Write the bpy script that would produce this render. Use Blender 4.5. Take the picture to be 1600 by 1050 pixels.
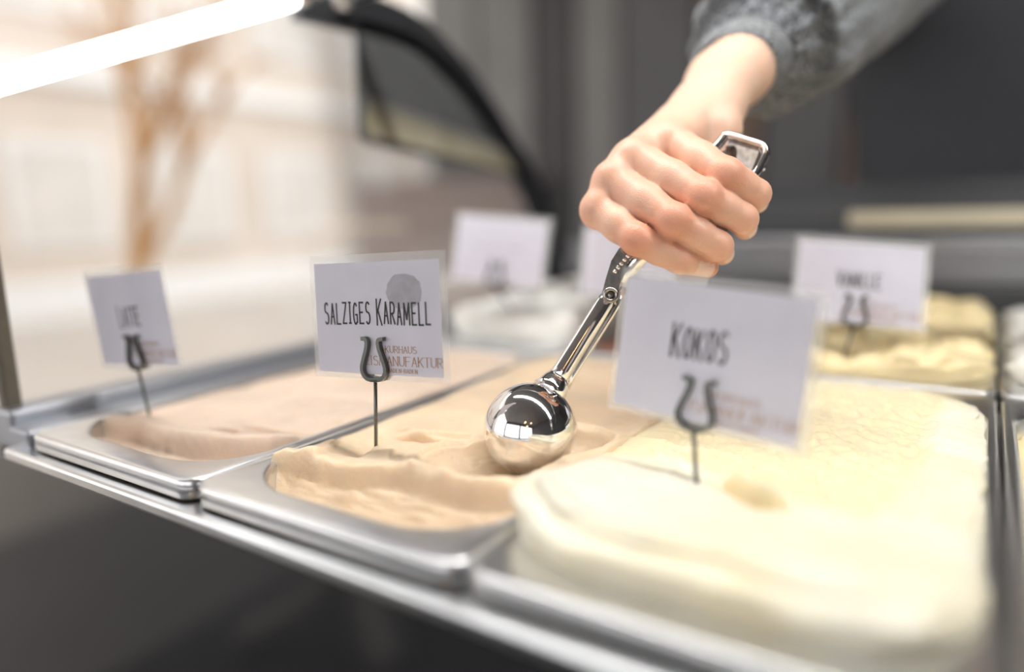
import bpy, bmesh, math, random
import numpy as np
from mathutils import Vector, Matrix, noise as mnoise

# ------------------------------------------------------------------ scene reset, camera, sky, exposure
for o in list(bpy.data.objects): bpy.data.objects.remove(o, do_unlink=True)
scene = bpy.context.scene
COL = scene.collection
random.seed(7)
Z0 = 0.9                                   # height of the pan rims above the floor

CR = np.array([0.8348, 0.5499, -0.0266]); CU = np.array([-0.0742, 0.1602, 0.9843]); CF = np.array([-0.5455, 0.8197, -0.1745])
CC = np.array([0.4894, -0.1893, 0.1295]); FPX = 1113.72
cam_d = bpy.data.cameras.new('camera'); cam = bpy.data.objects.new('camera', cam_d); COL.objects.link(cam)
cam_d.sensor_width = 36; cam_d.lens = 36 * FPX / 1600; cam_d.clip_start = 0.01; cam_d.clip_end = 200
m3 = Matrix([[CR[i], CU[i], -CF[i]] for i in range(3)])
mw = m3.to_4x4(); mw.translation = Vector((CC[0], CC[1], CC[2] + Z0)); cam.matrix_world = mw
cam_d.dof.use_dof = True; cam_d.dof.focus_distance = 0.392; cam_d.dof.aperture_fstop = 1.25
scene.camera = cam

w = bpy.data.worlds.new('overcast_sky'); scene.world = w; w.use_nodes = True
bg = w.node_tree.nodes['Background']; bg.inputs[0].default_value = (1.0, 0.99, 0.985, 1); bg.inputs[1].default_value = 1.9
scene.view_settings.view_transform = 'Standard'; scene.view_settings.look = 'None'
scene.view_settings.exposure = 0.0; scene.view_settings.gamma = 1.0; scene.view_settings.use_curve_mapping = False
LED = 56.0                                # emission of the lamp tubes of the display case

def P(px, py, t):                          # a surveyed point: frame position and distance -> place relative to the rim plane
    return CC + t * (CF + CR * (px - 800) / FPX + CU * (525 - py) / FPX)

# ------------------------------------------------------------------ helpers
def link(name, verts, faces, mat, parent=None, smooth=False, base=(0, 0, 0)):
    me = bpy.data.meshes.new(name)
    b = np.array(base, float)
    v = np.asarray(verts, float) - b
    me.from_pydata(v.tolist(), [], [tuple(int(i) for i in f) for f in faces])
    me.validate(); me.update()
    if smooth: me.polygons.foreach_set('use_smooth', [True] * len(me.polygons))
    o = bpy.data.objects.new(name, me); COL.objects.link(o)
    if mat is not None: me.materials.append(mat)
    if parent is not None: o.parent = parent
    else: o.location = (b[0], b[1], b[2] + Z0)
    return o

BASE = {}
def thing(name, label, cat, base=(0, 0, 0), group=None):
    o = bpy.data.objects.new(name, None); COL.objects.link(o); o.empty_display_size = 0.02
    o.location = (base[0], base[1], base[2] + Z0)
    o['label'] = label; o['category'] = cat
    if group: o['group'] = group
    BASE[o.name] = tuple(base)
    return o
def tag(o, label, cat, group=None):
    o['label'] = label; o['category'] = cat
    if group: o['group'] = group
    return o
def part(t, name, vf, mat, smooth=False, label=None):
    r = t
    base = BASE.get(t.name)
    o = link(name, vf[0], vf[1], mat, t, smooth, base)
    BASE[o.name] = base
    if label: o['label'] = label
    return o
def struct(name, vf, mat, smooth=False):
    o = link(name, vf[0], vf[1], mat, None, smooth); o['kind'] = 'structure'; BASE[o.name] = (0, 0, 0); return o
def join(*vfs):
    V = []; F = []; n = 0
    for v, f in vfs:
        V += [tuple(p) for p in v]; F += [tuple(i + n for i in q) for q in f]; n += len(v)
    return V, F

def box(x0, x1, y0, y1, z0, z1, bev=0.0):
    if bev <= 0:
        v = [(x, y, z) for z in (z0, z1) for y in (y0, y1) for x in (x0, x1)]
        return v, [(0, 2, 3, 1), (4, 5, 7, 6), (0, 1, 5, 4), (2, 6, 7, 3), (0, 4, 6, 2), (1, 3, 7, 5)]
    bm = bmesh.new(); bmesh.ops.create_cube(bm, size=1)
    for q in bm.verts: q.co = ((x0 + x1) / 2 + q.co.x * (x1 - x0), (y0 + y1) / 2 + q.co.y * (y1 - y0), (z0 + z1) / 2 + q.co.z * (z1 - z0))
    bmesh.ops.bevel(bm, geom=bm.edges[:], offset=bev, segments=2, affect='EDGES', profile=0.5)
    bm.verts.index_update()
    r = ([tuple(q.co) for q in bm.verts], [tuple(q.index for q in f.verts) for f in bm.faces]); bm.free(); return r

def xform(vf, M, t=(0, 0, 0)):
    return (np.asarray(vf[0], float) @ np.asarray(M, float).T + np.asarray(t, float)).tolist(), vf[1]

def frames(path):
    path = [np.array(p, float) for p in path]; n = len(path); T = []
    for i in range(n):
        d = path[min(i + 1, n - 1)] - path[max(i - 1, 0)]; T.append(d / (np.linalg.norm(d) + 1e-12))
    a = np.array([0, 0, 1.]) if abs(T[0][2]) < .9 else np.array([1., 0, 0])
    u = np.cross(T[0], a); u /= np.linalg.norm(u); out = []
    for i in range(n):
        u = u - T[i] * (u @ T[i]); u /= np.linalg.norm(u); out.append((path[i], u, np.cross(T[i], u)))
    return out
def tube(path, r, n=12, cap=True, flat=None, closed=False):
    """tube along a path; r number or list; flat=(axis,k) squeezes the section along an axis"""
    fr = frames(path); m = len(fr); rs = [r] * m if np.isscalar(r) else list(r); V = []; F = []
    for i, (c, u, v) in enumerate(fr):
        for k in range(n):
            a = 2 * math.pi * k / n; o = rs[i] * (math.cos(a) * u + math.sin(a) * v)
            if flat is not None: ax = np.array(flat[0], float); o = o - ax * (o @ ax) * (1 - flat[1])
            V.append(tuple(c + o))
    for i in range(m - 1 + (1 if closed else 0)):
        for k in range(n):
            a = i * n + k; b = i * n + (k + 1) % n; j = ((i + 1) % m) * n
            F.append((a, b, j + (k + 1) % n, j + k))
    if cap and not closed:
        F.append(tuple(range(n - 1, -1, -1))); F.append(tuple(range((m - 1) * n, m * n)))
    return V, F
def ribbon(path, wdir, width, thick):
    """flat band: path is the centre line, wdir the band's width direction"""
    fr = [np.array(p, float) for p in path]; n = len(fr); w_ = np.array(wdir, float); w_ /= np.linalg.norm(w_); V = []; F = []
    for i in range(n):
        d = fr[min(i + 1, n - 1)] - fr[max(i - 1, 0)]; nn = np.cross(w_, d); nn /= np.linalg.norm(nn) + 1e-12
        for a, b in ((-1, -1), (1, -1), (1, 1), (-1, 1)): V.append(tuple(fr[i] + w_ * width / 2 * a + nn * thick / 2 * b))
    for i in range(n - 1):
        for k in range(4): F.append((i * 4 + k, i * 4 + (k + 1) % 4, i * 4 + 4 + (k + 1) % 4, i * 4 + 4 + k))
    F.append((3, 2, 1, 0)); F.append(tuple(range(n * 4 - 4, n * 4)))
    return V, F
def smoothpath(pts, n=8):
    pts = [np.array(p, float) for p in pts]; out = []
    for i in range(len(pts) - 1):
        p0 = pts[max(i - 1, 0)]; p1 = pts[i]; p2 = pts[i + 1]; p3 = pts[min(i + 2, len(pts) - 1)]
        for k in range(n):
            t = k / n; out.append(.5 * (2 * p1 + (p2 - p0) * t + (2 * p0 - 5 * p1 + 4 * p2 - p3) * t * t + (3 * p1 - p0 - 3 * p2 + p3) * t ** 3))
    out.append(pts[-1]); return out
def loops(ls, cap_first=False, cap_last=False):
    n = len(ls[0]); V = [tuple(p) for l in ls for p in l]; F = []
    for i in range(len(ls) - 1):
        for k in range(n): F.append((i * n + k, i * n + (k + 1) % n, (i + 1) * n + (k + 1) % n, (i + 1) * n + k))
    if cap_first: F.append(tuple(range(n - 1, -1, -1)))
    if cap_last: F.append(tuple(range((len(ls) - 1) * n, len(ls) * n)))
    return V, F
def rrect(x0, x1, y0, y1, r, z, n=8):
    if np.isscalar(r): r = (r,) * 4
    out = []
    for (cx, cy, a0, q) in ((x1 - r[0], y0 + r[0], -90, r[0]), (x1 - r[1], y1 - r[1], 0, r[1]), (x0 + r[2], y1 - r[2], 90, r[2]), (x0 + r[3], y0 + r[3], 180, r[3])):
        for k in range(n + 1):
            a = math.radians(a0 + 90 * k / n); out.append((cx + q * math.cos(a), cy + q * math.sin(a), z))
    return out
def nz(p, s, o=0.0):
    return mnoise.noise(Vector((p[0] * s + o, p[1] * s - o, (p[2] if len(p) > 2 else 0) * s + 2 * o)))
def fbm(p, s, o=0., oc=4):
    a = 0; k = 1.
    for _ in range(oc): a += k * nz(p, s, o); s *= 2.1; k *= .5
    return a
def sst(a, b, x):
    t = min(1., max(0., (x - a) / (b - a))); return t * t * (3 - 2 * t)

# ------------------------------------------------------------------ materials
def mat(name, col, rough=.5, metal=0., sss=0., ssr=(1, .6, .4), sscale=.01, bump=0., bscale=100., var=0., vscale=20., emit=0., coat=0., spec=.5, col2=None, stretch=None, bdist=.001):
    m = bpy.data.materials.new(name); m.use_nodes = True; nt = m.node_tree; b = nt.nodes['Principled BSDF']
    b.inputs['Base Color'].default_value = (*col, 1); b.inputs['Roughness'].default_value = rough; b.inputs['Metallic'].default_value = metal
    b.inputs['Specular IOR Level'].default_value = spec
    if sss: b.inputs['Subsurface Weight'].default_value = sss; b.inputs['Subsurface Radius'].default_value = ssr; b.inputs['Subsurface Scale'].default_value = sscale
    if coat: b.inputs['Coat Weight'].default_value = coat; b.inputs['Coat Roughness'].default_value = .08
    if emit: b.inputs['Emission Color'].default_value = (*col, 1); b.inputs['Emission Strength'].default_value = emit
    if bump or var:
        tc = nt.nodes.new('ShaderNodeTexCoord'); src = tc.outputs['Object']
        if stretch: mp = nt.nodes.new('ShaderNodeMapping'); mp.inputs['Scale'].default_value = stretch; nt.links.new(src, mp.inputs[0]); src = mp.outputs[0]
    if bump:
        n = nt.nodes.new('ShaderNodeTexNoise'); n.inputs['Scale'].default_value = bscale; n.inputs['Detail'].default_value = 5; nt.links.new(src, n.inputs['Vector'])
        bp = nt.nodes.new('ShaderNodeBump'); bp.inputs['Strength'].default_value = bump; bp.inputs['Distance'].default_value = bdist
        nt.links.new(n.outputs[0], bp.inputs['Height']); nt.links.new(bp.outputs[0], b.inputs['Normal'])
    if var:
        n2 = nt.nodes.new('ShaderNodeTexNoise'); n2.inputs['Scale'].default_value = vscale; n2.inputs['Detail'].default_value = 4; nt.links.new(src, n2.inputs['Vector'])
        mx = nt.nodes.new('ShaderNodeMix'); mx.data_type = 'RGBA'
        c2 = col2 if col2 else tuple(c * (1 - var) for c in col)
        mx.inputs[6].default_value = (*col, 1); mx.inputs[7].default_value = (*c2, 1)
        rp = nt.nodes.new('ShaderNodeMapRange'); rp.inputs[1].default_value = .35; rp.inputs[2].default_value = .65
        nt.links.new(n2.outputs[0], rp.inputs[0]); nt.links.new(rp.outputs[0], mx.inputs[0]); nt.links.new(mx.outputs[2], b.inputs['Base Color'])
    return m
def sheet_glass(name, tint=(1, 1, 1), refl=1.0, rough=.02, milky=0., mcol=(.9, .9, .9)):
    m = bpy.data.materials.new(name); m.use_nodes = True; nt = m.node_tree; nt.nodes.remove(nt.nodes['Principled BSDF'])
    out = nt.nodes['Material Output']; tr = nt.nodes.new('ShaderNodeBsdfTransparent'); tr.inputs[0].default_value = (*tint, 1)
    gl = nt.nodes.new('ShaderNodeBsdfGlossy'); gl.inputs['Roughness'].default_value = rough
    fr = nt.nodes.new('ShaderNodeFresnel'); fr.inputs[0].default_value = 1.45
    mu = nt.nodes.new('ShaderNodeMath'); mu.operation = 'MULTIPLY'; mu.inputs[1].default_value = refl; nt.links.new(fr.outputs[0], mu.inputs[0])
    mx = nt.nodes.new('ShaderNodeMixShader'); nt.links.new(mu.outputs[0], mx.inputs[0]); nt.links.new(gl.outputs[0], mx.inputs[2])
    if milky:
        df = nt.nodes.new('ShaderNodeBsdfDiffuse'); df.inputs[0].default_value = (*mcol, 1); m2 = nt.nodes.new('ShaderNodeMixShader'); m2.inputs[0].default_value = milky
        nt.links.new(tr.outputs[0], m2.inputs[1]); nt.links.new(df.outputs[0], m2.inputs[2]); nt.links.new(m2.outputs[0], mx.inputs[1])
    else: nt.links.new(tr.outputs[0], mx.inputs[1])
    nt.links.new(mx.outputs[0], out.inputs[0]); return m

M = {}
M['steel'] = mat('stainless_steel', (.82, .83, .84), .28, 1., bump=.12, bscale=60, var=.12, vscale=35, bdist=.0006)
M['steel_rail'] = mat('brushed_steel_rail', (.44, .46, .50), .46, 1., bump=.05, bscale=300, stretch=(1, .04, 1))
M['dark_steel'] = mat('dark_brushed_steel', (.24, .24, .25), .42, 1., bump=.05, bscale=300, stretch=(.04, 1, 1))
M['chrome'] = mat('polished_chrome', (.86, .86, .87), .075, 1., var=.05, vscale=120)
M['dark_chrome'] = mat('worn_steel', (.45, .43, .41), .22, 1., var=.3, vscale=300)
M['clip'] = mat('clip_steel', (.15, .155, .145), .30, 1., bump=.05, bscale=900)
M['black_panel'] = mat('black_glass_panel', (.030, .030, .032), .10, 0., var=.1, vscale=4, spec=1.0)
M['black_metal'] = mat('black_coated_metal', (.022, .024, .028), .38, 0., bump=.03, bscale=400)
M['dark_sill'] = mat('dark_sill', (.045, .047, .05), .35, 0., var=.2, vscale=6)
M['beige_bar'] = mat('beige_bar', (.62, .55, .40), .35, 0., var=.2, vscale=8)
M['bronze'] = mat('bronze_post', (.13, .11, .08), .5, var=.2, vscale=30)
M['glass'] = sheet_glass('clear_glass', (.96, .97, .97), .55, .01)
M['smoke'] = mat('smoked_plate', (.105, .110, .115), .25, 0., var=.25, vscale=6)
M['olive'] = mat('olive_reflection', (.26, .235, .15), .35, 0., var=.5, vscale=22, col2=(.42, .39, .30))
M['laminate'] = sheet_glass('clear_laminate', (.99, .99, .99), .5, .12)
M['lam_edge'] = sheet_glass('laminate_edge', (.97, .97, .97), .8, .12, .32, (.95, .96, .97))
M['paper'] = mat('white_card_paper', (.79, .78, .88), .7, 0., bump=.02, bscale=700, var=.04, vscale=60)
M['ink'] = mat('black_ink', (.012, .012, .014), .6, var=.1)
M['orange_ink'] = mat('bronze_ink', (.50, .27, .13), .6, var=.1)
M['patch'] = mat('card_grey_patch', (.53, .52, .58), .7, var=.15, vscale=200)
M['grey_ink'] = mat('faint_grey_ink', (.42, .42, .44), .6, var=.1)
M['led'] = mat('led_tube', (1., .98, .95), .4, emit=LED)
M['led_edge'] = mat('led_edge_tube', (1., .99, .97), .4, emit=9.)
g = dict(rough=.36, sss=.35, sscale=.006, bump=.35, bscale=420., spec=.4)
M['latte'] = mat('latte_gelato', (.80, .64, .51), ssr=(1, .7, .5), var=.16, vscale=25, **g)
M['caramel'] = mat('caramel_gelato', (.84, .66, .46), ssr=(1, .7, .45), var=.14, vscale=30, **g)
M['coconut'] = mat('coconut_gelato', (.90, .87, .74), ssr=(1, .9, .6), col2=(.88, .81, .60), var=.1, vscale=22, **g)
M['white_gel'] = mat('white_gelato', (.92, .92, .88), ssr=(1, .9, .8), var=.06, vscale=30, **g)
M['vanilla'] = mat('vanilla_gelato', (.95, .80, .48), ssr=(1, .8, .4), var=.14, vscale=40, **g)
M['red_gel'] = mat('reddish_gelato', (.45, .20, .13), ssr=(1, .5, .4), var=.2, vscale=30, **g)
M['floor'] = mat('grey_floor', (.17, .165, .16), .45, var=.2, vscale=2)
M['mat'] = mat('black_rubber_mat', (.016, .016, .018), .6, var=.2, vscale=5)
M['ceiling'] = mat('grey_ceiling', (.42, .42, .43), .8, var=.1, vscale=2)
M['wall_dark'] = mat('dark_grey_wall', (.085, .083, .085), .7, var=.15, vscale=3)
M['brown_panel'] = mat('brown_wood', (.24, .15, .10), .5, var=.3, vscale=8, stretch=(8, 8, .6))
M['grey_panel'] = mat('grey_panel', (.13, .13, .135), .5, var=.15, vscale=4)
M['light_panel'] = mat('light_grey_panel', (.24, .235, .225), .5, var=.15, vscale=4)
M['wall_room'] = mat('room_wall', (.16, .16, .17), .8, var=.1, vscale=2)
M['facade'] = mat('cream_plaster', (.70, .61, .53), .9, var=.08, vscale=1.2, bump=.1, bscale=30)
M['facade2'] = mat('pink_plaster', (.74, .60, .54), .9, var=.1, vscale=1.0)
M['pane'] = mat('window_pane', (.70, .66, .61), .3, spec=.3, var=.1, vscale=2)
M['white_paint'] = mat('white_paint', (.85, .84, .82), .6, var=.05, vscale=4)
M['pavement'] = mat('pale_pavement', (.56, .51, .46), .9, var=.1, vscale=.8)
M['bark'] = mat('orange_brown_bark', (.58, .30, .10), .9, var=.3, vscale=9, bump=.3, bscale=30)
M['bulb'] = mat('warm_bulb', (1., .55, .22), .4, emit=18.)
M['brass'] = mat('dark_brass', (.35, .24, .12), .3, 1., var=.1)

# ------------------------------------------------------------------ the room
XL, XR, YB, YF, ZC = -2.15, 3.4, 3.0, -3.6, 2.1     # relative to the rim plane; floor at -Z0
struct('floor', box(XL, XR, YF, YB, -Z0 - .1, -Z0), M['floor'])
struct('ceiling', box(XL, XR, YF, YB, ZC, ZC + .1), M['ceiling'])
wb = struct('wall_back', box(XL, XR, YB, YB + .12, -Z0, ZC), M['wall_dark'])
struct('wall_right', box(XR, XR + .12, YF, YB, -Z0, ZC), M['wall_room'])
wf = struct('wall_front', join(box(XL, XR, YF - .12, YF, -Z0, -.35), box(XL, XR, YF - .12, YF, 1.75, ZC)), M['wall_room'])
for i, x in enumerate((XL + .1, .75, XR - .1)): part(wf, 'pier', box(x - .1, x + .1, YF - .119, YF - .001, -.35, 1.75), M['wall_room'])
struct('trim_2', box(-16, 16, -16, YF - .12, -Z0 - .12, -Z0 - .02), M['pavement'])['label'] = 'pale pavement before the shop front'
for i, (x0, x1, m_) in enumerate([(-2.13, -1.80, 'light_panel'), (-1.78, -1.46, 'light_panel'), (-1.44, -1.22, 'wall_dark'), (-1.20, -.98, 'light_panel'), (-.96, -.62, 'grey_panel'), (-.60, -.34, 'brown_panel'), (-.32, -.02, 'grey_panel'), (0., .30, 'brown_panel'), (.32, .62, 'wall_dark'), (.64, 1.0, 'brown_panel'), (1.02, 1.4, 'grey_panel'), (1.42, 1.8, 'wall_dark')]):
    part(wb, 'wall_panel', box(x0, x1, YB - .03, YB - .001, -Z0 + .1, ZC - .1, .006), M[m_])

# outside, seen through the end glass
struct('trim_1', box(-16, XL - .002, YF - .12, 26, -Z0 - .12, -Z0 - .02), M['pavement'])['label'] = 'pale pavement outside the open side'
bd = thing('building', 'cream plastered building with white ground-floor windows seen through the end glass', 'building', (-8, 4, -Z0 - .02))
part(bd, 'wall', box(-8.4, -8, -4, 17, -Z0 - .02, 9.5), M['facade'])
for i in range(12):
    y = -3.2 + i * 1.6
    wn = part(bd, 'window', box(-8.0, -7.94, y, y + 1.05, -.15, 1.0), M['white_paint']); part(wn, 'pane', box(-7.94, -7.93, y + .08, y + .97, -.08, .93), M['pane'])
    wn = part(bd, 'window', box(-8.0, -7.94, y, y + 1.05, 2.3, 4.0), M['white_paint']); part(wn, 'pane', box(-7.94, -7.93, y + .08, y + .97, 2.38, 3.92), M['pane'])
part(bd, 'cornice', box(-8.12, -7.84, -4, 17, 1.6, 1.8), M['white_paint'])
part(bd, 'plinth', box(-8.05, -7.9, -4, 17, -Z0 - .02, -.5), M['white_paint'])
b2 = thing('low_wall', 'low dusky pink wall behind the end glass, left of the back card', 'wall', (-2.0, 3.0, -Z0))
part(b2, 'wall', box(-2.55, -1.40, 2.80, 2.95, -Z0, .27), M['facade2']); part(b2, 'coping', box(-2.57, -1.39, 2.78, 2.97, .27, .30), M['facade2'])
def tree(base, h, label, seed):
    rnd = random.Random(seed); t = thing('bare_tree', label, 'tree', base, 'bare trees outside')
    tr = []; br = []
    def grow(p, d, L, r, lev):
        pts = [p]; q = p
        for k in range(4):
            d = d + np.array([rnd.uniform(-.15, .15) for _ in range(3)]); d /= np.linalg.norm(d); q = q + d * L / 4; pts.append(q)
        (tr if lev == 0 else br).append(tube(pts, [r * (1 - .12 * k) for k in range(5)], 6))
        if lev < 4:
            for k in range(3):
                e = d + np.array([rnd.uniform(-.8, .8), rnd.uniform(-.8, .8), rnd.uniform(-.1, .6)]); e /= np.linalg.norm(e)
                grow(pts[rnd.choice([2, 3, 4])], e, L * .68, r * .55, lev + 1)
    grow(np.array(base, float), np.array([0, 0, 1.]), h, .10, 0)
    part(t, 'trunk', join(*tr), M['bark'], True); part(t, 'branches', join(*br), M['bark'], True)
tree((-6.4, 1.2, -Z0 - .02), 1.25, 'bare orange-brown tree outside at the far left, behind the latte sign', 3)
tree((-5.0, 2.75, -Z0 - .02), 1.35, 'bare orange-brown tree outside, the right one of the two', 5)

# warm pendant lamps and a small cafe table on the customers' side, mirrored in the scoop and the front panel
for i, (x, y, z) in enumerate([(.9, -1.7, 1.25), (1.25, -1.9, 1.05), (1.55, -1.6, 1.35)]):
    t = thing('pendant_lamp', ['warm pendant lamp nearest the display case', 'lowest warm pendant lamp on the customers side', 'rightmost warm pendant lamp on the customers side'][i], 'lamp', (x, y, z), 'pendant lamps')
    part(t, 'cord', tube([(x, y, z + .1), (x, y, ZC)], .004, 6), M['black_metal'])
    part(t, 'socket', tube([(x, y, z + .04), (x, y, z + .11)], .02, 10), M['brass'], True)
    part(t, 'bulb', tube([(x, y, z - .06), (x, y, z - .05), (x, y, z - .02), (x, y, z + .02), (x, y, z + .045)], [.01, .03, .045, .035, .016], 12), M['bulb'], True)
mt = link('floor_mat', *box(-1.12, 2.6, -2.6, -.05, -Z0 + .0005, -Z0 + .008, .003), M['mat'], None); tag(mt, 'near-black floor mat before the display case', 'mat')
ct = thing('cafe_table', 'small dark cafe table with curved legs mirrored in the front panel', 'table', (-.8, -1.0, -Z0 + .008))
part(ct, 'tabletop', loops([rrect(-1.1, -.5, -1.3, -.7, .29, z, 10) for z in (-.18, -.16)], True, True), M['grey_panel'])
for a in (0, 90, 180, 270):
    c, s = math.cos(math.radians(a + 30)), math.sin(math.radians(a + 30))
    part(ct, 'leg', tube(smoothpath([(-.8 + c * .02, -1.0 + s * .02, -.18), (-.8 + c * .03, -1.0 + s * .03, -.55), (-.8 + c * .08, -1.0 + s * .08, -.78), (-.8 + c * .28, -1.0 + s * .28, -.866)]), .026, 10), M['white_paint'], True)

# ------------------------------------------------------------------ the display case
case = thing('display_case', 'black and stainless gelato display case holding the pans', 'display case', (.5, .4, -Z0))
XE = 1.2
part(case, 'front_panel', box(-.26, XE, -.004, .016, -Z0, -.0205), M['black_panel'])
part(case, 'side_panel', box(-.075, -.062, .016, .95, -Z0, -.02), M['black_panel'])
part(case, 'side_panel', box(XE, XE + .02, -.004, .95, -Z0, .0), M['black_panel'])
part(case, 'back_panel', box(-.06, XE, .93, .95, -Z0, -.02), M['black_panel'])
part(case, 'well_floor', box(-.06, XE, .02, .93, -.20, -.19), M['steel_rail'])
part(case, 'front_ledge', box(-.026, XE, -.0065, .0125, -.0200, -.0120, .002), M['steel'])
part(case, 'side_ledge', box(-.036, -.0095, .002, .93, -.020, -.0015, .002), M['steel_rail'])
part(case, 'side_rail', box(-.064, -.0365, .004, .93, -.020, .0075, .003), M['steel_rail'])
part(case, 'row_divider', box(-.003, XE, .3655, .3735, -.03, -.013, .001), M['steel'])
for i in range(1, 5):
    xs = i * .168
    part(case, 'support_bar', box(xs - .0035, xs + .0035, .014, .364, -.030, -.0135, .001), M['steel'])
# back sill of stacked bars, server side
part(case, 'back_sill', box(-.06, XE, .765, .80, -.06, .030, .002), M['dark_sill'])
part(case, 'back_rail', box(-.06, XE, .80, .815, .030, .050, .002), M['dark_steel'])
part(case, 'back_rail', box(-.06, XE, .815, .835, .050, .083, .003), M['dark_steel'])
part(case, 'back_channel', box(-.06, XE, .84, .86, .030, .094, .002), M['black_metal'])
part(case, 'beige_strip', box(.335, XE, .845, .868, .094, .115, .004), M['beige_bar'])
part(case, 'back_channel', box(-.06, XE, .872, .90, .030, .128, .002), M['dark_sill'])
part(case, 'back_top_rail', box(-.06, XE, .90, .93, .030, .152, .004), M['black_metal'])
# end glass with post, arched rail, smoked plate and lamp tube
GX = -.056
arch = smoothpath([(GX, .285, .327), (GX, .320, .3285), (GX, .368, .3285), (GX, .445, .3235), (GX, .513, .296), (GX, .569, .261), (GX, .623, .216), (GX, .685, .160), (GX, .715, .116), (GX, .735, .06), (GX, .742, .008)], 6)
gl_pts = [(GX, .018, .006), (GX, .018, .214)] + arch
part(case, 'end_glass', (gl_pts, [tuple(range(len(gl_pts)))]), M['glass'])
part(case, 'arched_rail', ribbon([(GX, p[1], p[2]) for p in arch], (1, 0, 0), .012, .040), M['black_metal'])
part(case, 'front_post', box(GX - .006, GX + .006, .008, .0185, .006, .215, .002), M['bronze'])
part(case, 'lamp_tube', tube([(GX, .004, .2077), (GX, .02, .2145), (GX, .285, .326)], .0078, 12), M['led_edge'], True, 'glowing white lamp tube on the sloping top edge')
part(case, 'tube_joint', join(tube([(GX, .283, .3255), (GX, .31, .336)], .011, 12), tube([(GX - .005, .333, .334), (GX + .02, .333, .334)], .012, 12)), M['chrome'], True)
part(case, 'cross_rail', tube([(GX, .333, .336), (XE, .333, .336)], .009, 12), M['steel'], True)
part(case, 'end_post', box(XE - .01, XE + .01, .325, .345, .0, .35, .002), M['black_metal'])
def plate(pts, x0, x1):
    n_ = len(pts)
    return [(x0, y, z) for y, z in pts] + [(x1, y, z) for y, z in pts], [tuple(range(n_)), tuple(range(2 * n_ - 1, n_ - 1, -1))] + [(i, (i + 1) % n_, (i + 1) % n_ + n_, i + n_) for i in range(n_)]
pl = part(case, 'smoked_plate', plate([(.3590, .322), (.3545, .255), (.3521, .212), (.3540, .2065), (.3585, .2028), (.366, .2005), (.50, .1865), (.675, .168), (.623, .216), (.569, .261), (.513, .296), (.445, .320)], GX + .006, GX + .002), M['smoke'], False, 'dark rounded plate inside the arch')
nt = M['olive'].node_tree; bs = nt.nodes['Principled BSDF']; old = bs.inputs['Base Color'].links[0].from_socket; tc_ = nt.nodes.new('ShaderNodeTexCoord'); dp = nt.nodes.new('ShaderNodeVectorMath'); dp.operation = 'DOT_PRODUCT'; dp.inputs[1].default_value = (0, .147, 1)
nt.links.new(tc_.outputs['Object'], dp.inputs[0]); mr = nt.nodes.new('ShaderNodeMapRange'); k_ = .147 * -.4 + Z0; mr.inputs[1].default_value = .304 + k_; mr.inputs[2].default_value = .278 + k_; nt.links.new(dp.outputs['Value'], mr.inputs[0])
mo = nt.nodes.new('ShaderNodeMix'); mo.data_type = 'RGBA'; mo.inputs[6].default_value = (.105, .110, .115, 1); nt.links.new(mr.outputs[0], mo.inputs[0]); nt.links.new(old, mo.inputs[7]); nt.links.new(mo.outputs[2], bs.inputs['Base Color'])   # blurred reflection painted onto the plate, grey fading to olive
part(pl, 'olive_reflection', plate([(.3640, .2490), (.3600, .216), (.3640, .2100), (.372, .2075), (.50, .194), (.640, .1790), (.600, .212)], GX + .0075, GX + .0062), M['olive'])
lh = thing('hanging_lamp', 'long white tube lamp hanging above the gelato pans', 'lamp', (.55, .20, .60), 'case lamps')
part(lh, 'tube', tube([(-.1, .20, .60), (1.25, .20, .60)], .014, 12), M['led'], True)
part(lh, 'housing', box(-.12, 1.27, .165, .235, .616, .65, .004), M['white_paint'])
for x in (.1, 1.05): part(lh, 'rod', tube([(x, .20, .65), (x, .20, ZC)], .004, 8), M['black_metal'])
# ------------------------------------------------------------------ pans
PW, PL = .168, .3655
def pan(ix, iy, label, depth=.075, ext=0.):
    x0 = ix * PW + .0012 - ext; x1 = (ix + 1) * PW - .0012; y0 = iy * (PL + .008) + .0005; y1 = y0 + PL - .002
    t = thing('gelato_pan', label, 'pan', ((x0 + x1) / 2, (y0 + y1) / 2, -depth), 'gelato pans')
    fl = .017; sd = .0055
    O = lambda d, z, r=.011: rrect(x0 + d, x1 - d, y0 + d, y1 - d, max(r - d, .002), z)
    I = lambda d, z, r=.046: rrect(x0 + sd + d, x1 - sd - d, y0 + fl + d, y1 - fl - d, r - d, z)
    rm = part(t, 'rim', loops([O(.0022, -.0105), O(.0005, -.0105), O(0, -.0098), O(.0, -.0062), O(.0024, -.0058), O(.0024, -.0046), O(.0, -.0040), O(.0, -.0012), O(.0008, -.0003), O(.002, 0.), O(.0045, 0.), I(-.002, -.0002), I(0, -.0008), I(.001, -.0022)]), M['steel'], True); rm.data.set_sharp_from_angle(angle=math.radians(52))
    part(t, 'basin', loops([I(.001, -.0022), I(.0018, -.006), I(.004, -.02), I(.008, -depth + .015), I(.014, -depth + .004), I(.024, -depth)], False, True), M['steel'], True)
    return (x0, x1, y0, y1)
pA = pan(0, 0, 'steel pan of latte gelato at the left end of the front row', ext=.006)
pB = pan(1, 0, 'steel pan holding the caramel gelato being scooped')
pC = pan(2, 0, 'steel pan overfilled with ivory coconut gelato')
pD = pan(3, 0, 'nearly empty steel pan at the right edge of the front row')
pA2 = pan(0, 1, 'steel pan under the white gelato heap in the back row')
pB2 = pan(1, 1, 'steel pan of reddish gelato behind the scoop')
pC2 = pan(2, 1, 'steel pan of yellow vanilla gelato in the back row')
pD2 = pan(3, 1, 'steel pan at the right end of the back row')

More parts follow.
